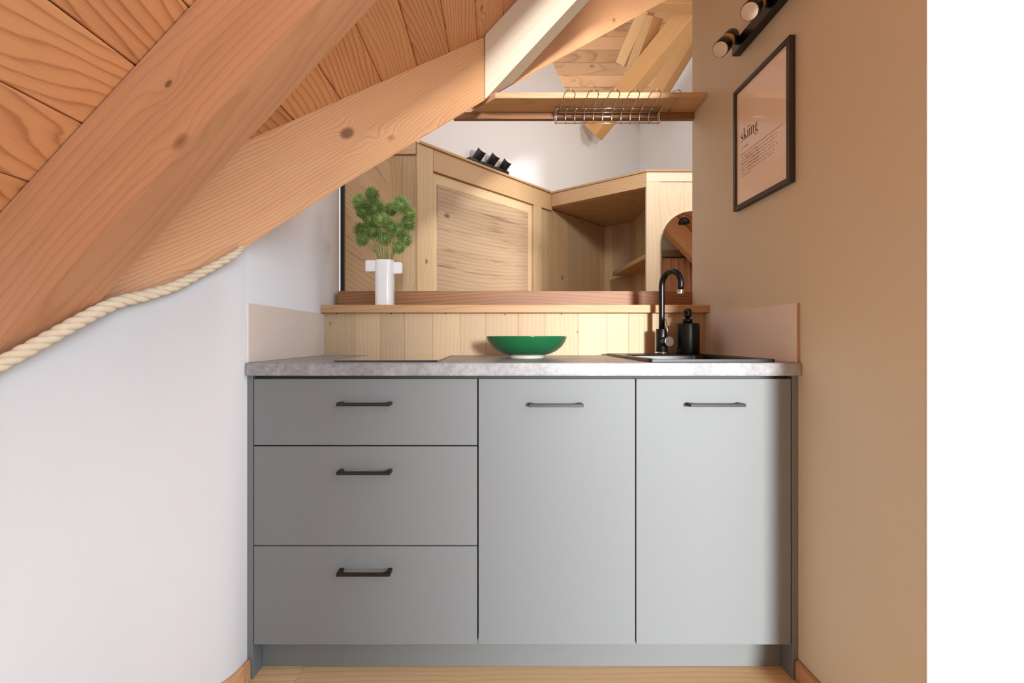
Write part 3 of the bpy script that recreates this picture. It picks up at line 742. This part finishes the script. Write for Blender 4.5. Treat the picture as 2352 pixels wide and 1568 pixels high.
# ================================================================== ROOM BEYOND THE OPENING
def W1(px, off=0.0):
    """point on the diagonal far wall (plan) seen at column px; off = distance in front of it"""
    q = (px - CX) / F; Y = 3.346 / (0.956 - q); X = q * Y
    return Vector((X, Y, 0)) + Vector((0.723, -0.691, 0)) * off
d1 = Vector((0.691, 0.723, 0)); n1 = Vector((0.723, -0.691, 0))
TZ = H + 1.278
# white diagonal wall above the panelling, rising in a raking line
b = MB(); c0 = W1(930, -0.03); 
def W1z(px, py): p = W1(px, -0.03); p.z = H - (py - CY) * p.y / F; return p
poly = [Vector((W1(957, -0.03).x, W1(957, -0.03).y, 0)), Vector((W1(1476, -0.03).x, W1(1476, -0.03).y, 0)), W1z(1476, 238), W1z(1322, 240), W1z(1278, 150), W1z(1230, 20), W1z(957, -60)]
b.prism(poly, -n1 * 0.1)
struct(b.build('wall_far', 'white_paint'), 'white diagonal wall of the room beyond the opening', 'wall')
pc = W1(1476, -0.03); e = Vector((0.70, -0.714, 0))
def RWz(t, z): return Vector((pc.x, pc.y, 0)) + e * t + Vector((0, 0, z))
b = MB(); b.prism([RWz(0, 0), RWz(1.6, 0), RWz(1.6, H + 3.6), RWz(0.62, H + 3.36), RWz(0, H + 2.72)], (0.08, 0.08, 0))
struct(b.build('wall_far_right', 'white_paint'), 'white wall at the right of the room beyond the opening', 'wall')
b = MB(); b.box(3.3, 3.4, 1.02, 6.4, 0, H + 3.7)  # unseen wall added to keep sky light out of the far room
struct(b.build('wall_sky_block', 'white_paint'), 'unseen white wall added beside the room beyond to block sky light', 'wall')
b = MB()
for i in range(7):
    t0 = (-2 + i) * 0.131; 
    y0 = 5.6 + t0 * 0.683; y1 = y0 + 0.130 * 0.683
    zf = lambda y: H + 3.087 - 1.07 * (y - 5.6)
    b.prism([(0.3, y0, zf(y0)), (3.0, y0, zf(y0)), (3.0, y1, zf(y1)), (0.3, y1, zf(y1))], Vector((0, 1.07, 1)).normalized() * 0.02, 0.003, rnd())
for i in range(3, 9):
    t0 = (-2 - i + 2) * 0.131
    y0 = 5.6 + t0 * 0.683; y1 = y0 + 0.130 * 0.683
    b.prism([(0.3, y0, zf(y0)), (3.0, y0, zf(y0)), (3.0, y1, zf(y1)), (0.3, y1, zf(y1))], Vector((0, 1.07, 1)).normalized() * 0.02, 0.003, rnd())
ya_, yb2 = 4.9, 6.0
b.prism([(0.3, ya_, zf(ya_) + .03), (3.0, ya_, zf(ya_) + .03), (3.0, yb2, zf(yb2) + .03), (0.3, yb2, zf(yb2) + .03)], (0, 0, 0.02))
struct(b.build('ceiling_far', 'far_boards'), 'knotty board ceiling of the room beyond the opening', 'ceiling')

b = MB(); b.prism([(-1.6, 2.9, H + 3.75), (3.6, 2.9, H + 3.75), (3.6, 6.4, H + 3.75), (-1.6, 6.4, H + 3.75)], (0, 0, 0.05))  # roof added to stop sky light falling in from above
b.prism([(-1.6, 2.9, H + 3.75), (3.6, 2.9, H + 3.75), (3.6, 1.2, H + 2.45), (-1.6, 1.2, H + 2.45)], (0, 0, 0.05))
struct(b.build('ceiling_sky_block', 'far_boards'), 'boarded roof added over the room beyond the opening to block sky light', 'ceiling')
def timber(name, p0, p1, w, h, label, mat='far_beam', up=(0, 0, 1)):
    b = MB(); b.bar(p0, p1, w, h, up, 0.003)
    return tag(b.build(name, mat, None, p0, Vector(p1) - Vector(p0)), label, 'beam')
timber('roof_beam', P(1362, 305, 4.36), P(1610, 2, 3.75), 0.15, 0.17, 'stout tan roof beam whose foot meets the far white wall below the high shelf')
timber('roof_beam', P(1478, 270, 5.0), P(1616, 40, 4.5), 0.12, 0.18, 'rear brown roof beam running parallel to the stout one, next to the brown wall')
timber('roof_strut', P(1431, 150, 4.5), P(1490, 15, 4.2), 0.085, 0.16, 'short pale strut leaning against the boards left of the stout roof beam')
timber('roof_strut', P(1447, 190, 4.28), P(1502, 38, 3.98), 0.11, 0.14, 'upright brace squeezed between the short strut and the stout roof beam')
timber('collar_beam', P(1470, 4, 3.62), P(1680, 4, 3.62), 0.10, 0.098, 'horizontal tie beam at the top edge beside the brown wall')

# veneered side panel beyond the opening and its black edge
b = MB(); b.box(XX(782, 2.112), XX(789.5, 2.112), 2.112, 2.135, 0.0, H + 0.85, 0.001)
struct(b.build('trim_1', 'black_metal'), 'black upright edge strip at the end of the white left wall', 'trim')
b = MB(); b.prism([(-0.712, 2.14, 0), (-0.690, 2.955, 0), (-0.715, 2.955, 0), (-0.737, 2.14, 0)], (0, 0, H + 1.25), 0.001)
tag(b.build('veneer_panel', 'veneer_side', None, (-0.71, 2.14, 0), (0.02, 1, 0)), 'brownish oak veneer side panel behind the flowers', 'panel')

# diagonal panelled partition with its door
u = thing('panelled_partition', (W1(992).x, W1(992).y, 0), 'diagonal pine panelled partition with a framed door panel, behind the vase', 'panelling')
def slab(px0, px1, z0, z1, off0, off1, bev=0.0015):
    a, c = W1(px0, off0), W1(px1, off0); b = MB()
    b.prism([(a.x, a.y, z0), (c.x, c.y, z0), (c.x, c.y, z1), (a.x, a.y, z1)], n1 * (off1 - off0), bev); return b, a
def part(name, mat, *a, par=None, along=True):
    b, o_ = slab(*a)
    return b.build(name, mat, par or u, (o_.x, o_.y, 0), d1 if along else None)
part('top_cap', 'far_pine_along', 958, 1263, TZ - 0.016, TZ, -0.028, 0.03)
part('top_rail', 'far_pine_along', 993, 1266, H + 1.118, TZ - 0.0165, -0.028, 0.012)
part('post', 'far_pine', 956, 992, 0, TZ - 0.0165, -0.028, 0.014)
part('post', 'far_pine', 1225, 1241, 0, H + 1.117, -0.028, 0.014)
dr = part('door', 'far_pine', 993.5, 1224, 0.01, H + 1.116, -0.028, -0.012)
b_, o_ = slab(1006, 1214, 0.14, H + 1.045, -0.0115, -0.004, 0.003)
b_.build('door_panel', 'veneer', dr, (o_.x, o_.y, 0), d1)
# frontal boards left of the post
b = MB(); xs = [XX(p, 2.962) for p in (893, 923, 956)]
for i in range(2): b.box(xs[i] + .0005, xs[i + 1] - .0005, 2.962, 2.985, 0, H + 1.19, 0.0015, rnd())
b.build('side_boards', 'far_pine', u)
b = MB(); b.box(xs[0], xs[-1], 2.945, 2.985, H + 1.1905, TZ, 0.0015); b.build('side_rail', 'far_pine_along', u)
# boards to the right of the post, running on into the closet niche
b = MB(); cols = [1241.5, 1256, 1277, 1305, 1333, 1352, 1369, 1381, 1400]
for i in range(len(cols) - 1):
    a, c = W1(cols[i], -0.028), W1(cols[i + 1], -0.028)
    b.prism([(a.x, a.y, 0), (c.x, c.y, 0), (c.x, c.y, H + 1.14), (a.x, a.y, H + 1.14)], n1 * 0.016, 0.0015, rnd())
b.build('niche_boards', 'far_pine', u)

# open corner closet
CY0 = 3.46; A0 = W1(1264, 0.012); A0.z = 0; B0 = Vector((1.142, CY0, 0)); N2 = Vector((1.105, 4.69, 0)); N3 = Vector((1.328, 4.50, 0)); N4 = Vector((1.328, CY0 + 0.03, 0))
u = thing('corner_closet', (1.4, 3.6, 0), 'open pine corner closet with an inner shelf and a pale front, right of the partition', 'closet')
dd = (B0 - A0).normalized(); nn = Vector((dd.y, -dd.x, 0))
if nn.y > 0: nn = -nn
up = lambda v, z: Vector((v.x, v.y, z))
b = MB(); b.prism([up(A0, H + 1.150), up(B0, H + 1.150), up(B0, TZ - .0165), up(A0, TZ - .0165)], -nn * 0.03, 0.0015); b.build('header', 'far_pine_along', u, A0, dd)
b = MB(); b.prism([up(A0 + nn * .012, TZ - .016), up(B0 + nn * .012, TZ - .016), Vector((2.4, CY0 - 0.012, TZ - .016)), Vector((2.4, CY0 + 0.4, TZ - .016)), up(N3, TZ - .016), up(N2 - d1 * 0.02, TZ - .016)], (0, 0, 0.016), 0.001); b.build('top_board', 'far_pine_along', u)
b = MB(); b.prism([up(A0 - nn * .031, H + 1.146), up(B0 - nn * .031, H + 1.146), up(N4, H + 1.146), up(N3 + Vector((.03, .03, 0)), H + 1.146), up(N2 + Vector((-.04, .05, 0)), H + 1.146), up(A0 + Vector((-.06, .0, 0)), H + 1.146)], (0, 0, 0.02)); b.build('niche_ceiling', 'far_pine_along', u, A0, (1, 0, 0))
b = MB()
for i in range(3):
    p, q = N2.lerp(N3, i / 3), N2.lerp(N3, (i + 1) / 3)
    b.prism([up(p, 0), up(q, 0), up(q, H + 1.145), up(p, H + 1.145)], (0.01, 0.012, 0), 0.001, rnd())
for i in range(6):
    p, q = N3.lerp(N4, i / 6), N3.lerp(N4, (i + 1) / 6)
    b.prism([up(p, 0), up(q, 0), up(q, H + 1.145), up(p, H + 1.145)], (0.014, 0, 0), 0.001, rnd())
b.build('niche_back', 'dark_far' if 'dark_far' in M else 'far_pine', u)
zs_ = H + 0.649
b = MB(); b.box(1.148, 1.327, CY0 + 0.032, 4.49, zs_ - 0.035, zs_, 0.001); b.build('shelf', 'far_pine_along', u, (1.2, 3.6, zs_), (0, 1, 0))
b = MB(); b.box(B0.x, XX(1516, CY0), CY0, CY0 + 0.028, 0, H + 1.1895, 0.0015); b.build('corner_post', 'front_pine', u)
b = MB(); b.box(B0.x, 2.4, CY0, CY0 + 0.028, H + 1.190, TZ - 0.0165, 0.0015); b.build('front_rail', 'pale_wood', u)
b = MB()
for i in range(6):
    xa = XX(1516.3, CY0) + i * 0.19; b.box(xa, xa + 0.1895, CY0 + 0.008, CY0 + 0.027, 0, H + 1.1895, 0.001, rnd())
b.build('front_boards', 'front_pine', u)

# arched mirror on the closet front
mc = Vector((XX(1519, 3.448) + 0.232, 3.449, H + 0.728)); mr = 0.232
u = thing('arched_mirror', (mc.x, CY0 + 0.007, 0.35), 'tall arched mirror with a thin frame on the pale closet front', 'mirror')
def arch(r, zbot, n=28): return [(mc.x - r, zbot)] + [(mc.x + r * math.cos(PI - PI * k / n), mc.z + r * math.sin(PI - PI * k / n)) for k in range(n + 1)] + [(mc.x + r, zbot)]
b = MB(); b.prism([(x, 3.450, z) for x, z in arch(mr - 0.006, 0.356)], (0, 0.0165, 0)); b.build('mirror_glass', 'mirror_silver', u)
b = MB(); ou, inn = arch(mr, 0.35), arch(mr - 0.0065, 0.3565); n = len(ou)
for i in range(n):
    j = (i + 1) % n
    b.prism([(ou[i][0], 3.443, ou[i][1]), (ou[j][0], 3.443, ou[j][1]), (inn[j][0], 3.443, inn[j][1]), (inn[i][0], 3.443, inn[i][1])], (0, 0.0242, 0))
b.build('mirror_frame', 'steel', u)

# what the mirror looks at: curtained corner under another slope
b = MB(); b.box(1.25, 3.4, 1.24, 1.32, 0, H + 2.4)
struct(b.build('wall_side', 'white_paint'), 'white wall of the curtained corner seen only in the arched mirror', 'wall')
b = MB(); zc = lambda x: H + 1.60 - 1.05 * (x - 1.866)
for i in range(9):
    xa = 1.35 + i * 0.14; xb = xa + 0.1385
    b.prism([(xa, 1.33, zc(xa)), (xb, 1.33, zc(xb)), (xb, 2.5, zc(xb)), (xa, 2.5, zc(xa))], (0.014, 0, 0.014), 0.002, rnd())
struct(b.build('ceiling_side', 'roof_boards'), 'board slope above the curtained corner seen in the mirror', 'ceiling')
timber('slanting_beam', (1.45, 1.66, zc(1.45) - 0.16), (2.55, 1.66, zc(2.55) - 0.16), 0.12, 0.20, 'orange slanting beam seen in the arched mirror', 'hip_wood')
u = thing('door_curtain', (2.2, 1.44, 0.01), 'tan pleated curtain on a dark rod seen in the arched mirror', 'curtain')
b = MB(); V = []; nx = 90
for k in range(nx + 1):
    x = 1.75 + 1.0 * k / nx; y = 1.44 + 0.022 * math.sin(x * 74 + 1.3 * math.sin(x * 11)); V += [(x, y, 0.01), (x, y, H + 0.955)]
V2 = [(x, y - 0.002, z) for x, y, z in V]; o = len(V)
Fc = [(2 * k, 2 * k + 2, 2 * k + 3, 2 * k + 1) for k in range(nx)] + [(o + 2 * k, o + 2 * k + 1, o + 2 * k + 3, o + 2 * k + 2) for k in range(nx)]
b.add(V + V2, Fc, True); b.build('cloth', 'curtain_cloth', u)
b = MB(); b.cyl((1.7, 1.44, H + 0.966), (2.8, 1.44, H + 0.966), 0.010, 12); b.build('rod', 'black_metal', u)
b = MB(); b.box(1.7, 2.8, 1.321, 1.36, H + 0.985, H + 1.075, 0.002)
tag(b.build('lintel_board', 'far_pine_along', None, (1.7, 1.34, H + 1.0)), 'wooden lintel board above the curtain seen in the arched mirror', 'board')
lp = Vector((XX(1571, 4.6), 6.9 - 4.6, H + 1.155))
u = thing('pendant_lamp', lp + Vector((0, 0, 0.3)), 'small dark dome pendant lamp seen in the arched mirror', 'lamp')
b = MB(); b.lathe([(0.0, 0.062), (0.02, 0.060), (0.04, 0.048), (0.053, 0.026), (0.057, 0.0), (0.0545, 0.0), (0.05, 0.024), (0.037, 0.045), (0.0, 0.056)], lp, 32); b.build('lamp_shade', 'black_metal', u)
b = MB(); b.tube([lp + Vector((0, 0, 0.06)), Vector((lp.x, lp.y, zc(lp.x) + 0.005))], 0.003, 8); b.cyl(lp + Vector((0, 0, 0.058)), lp + Vector((0, 0, 0.095)), 0.011, 16); b.build('cord', 'steel', u)

# far spot lamp on the cap of the partition
pA, pB = W1(1074, 0.004), W1(1163, 0.004); bz = TZ + 0.013
u = thing('far_spot_lamp', ((pA.x + pB.x) / 2, (pA.y + pB.y) / 2, TZ), 'black bar of three upturned spot lamps on top of the far partition', 'lamp')
b = MB(); b.bar((pA.x, pA.y, bz), (pB.x, pB.y, bz), 0.05, 0.024, (0, 0, 1), 0.002); b.build('mounting_bar', 'black_metal', u)
for px, py in ((1094, 356), (1126, 367), (1153, 380)):
    w = W1(px, 0.03); z = H - (py - CY) * w.y / F
    c = Vector((w.x, w.y, z)); ax = Vector((0.55, -0.45, 0.6)).normalized()
    b = MB(); b.cyl(c - ax * 0.045, c + ax * 0.042, 0.034, 28, 0.002); b.tube([c - ax * 0.01, Vector((c.x - 0.0, c.y + 0.015, bz + 0.01))], 0.009, 10)
    h = b.build('spot_head', 'black_metal', u, c)
    b = MB(); b.cyl(c + ax * 0.0422, c + ax * 0.049, 0.0345, 28, 0.001); b.build('white_ring', 'white_edge', h, c)
    
# ================================================================== LIGHT
w = bpy.data.worlds.new('World'); scene.world = w; w.use_nodes = True
bg = w.node_tree.nodes['Background']; bg.inputs[0].default_value = (0.84, 0.97, 1.13, 1); bg.inputs[1].default_value = 1.8

sd = bpy.data.lights.new('sun', 'SUN'); sd.energy = 4.8; sd.angle = math.radians(8); sd.color = (0.98, 0.99, 1.0)
so = bpy.data.objects.new('sun', sd); COL.objects.link(so)
so.rotation_euler = Vector((-0.20, 1.0, -0.10)).to_track_quat('-Z', 'Y').to_euler(); so.location = (2, -5, 3)

def area(name, loc, target, sx, sy, power, col=(1, 1, 1)):
    l = bpy.data.lights.new(name, 'AREA'); l.shape = 'RECTANGLE'; l.size = sx; l.size_y = sy; l.energy = power; l.color = col
    o = bpy.data.objects.new(name, l); COL.objects.link(o); o.location = loc
    o.rotation_euler = (Vector(target) - Vector(loc)).to_track_quat('-Z', 'Y').to_euler(); return o
area('far_window_light', (2.0, 2.72, H + 2.0), (1.0, 4.4, H + 0.6), 0.7, 0.7, 9, (1.0, 0.97, 0.92))
area('niche_fill_light', (1.03, 2.32, H + 1.45), (0.85, 4.4, H + 0.7), 0.14, 0.14, 10, (1.0, 0.96, 0.91))  # added light without a fixture, put in to brighten the closet niche

# ================================================================== CAMERA
cd = bpy.data.cameras.new('camera'); cam = bpy.data.objects.new('camera', cd); COL.objects.link(cam)
cd.sensor_width = 36.0; cd.lens = F / 2352 * 36.0; cd.clip_start = 0.02
cam.location = (0, 0, H); cam.rotation_euler = (PI / 2, 0, 0)
cd.shift_x = (1176 - CX) / 2352; cd.shift_y = -(784 - CY) / 2352
scene.camera = cam
vs = scene.view_settings
vs.view_transform = 'Standard'; vs.look = 'None'; vs.gamma = 1.0; vs.use_curve_mapping = False; vs.exposure = 0.34
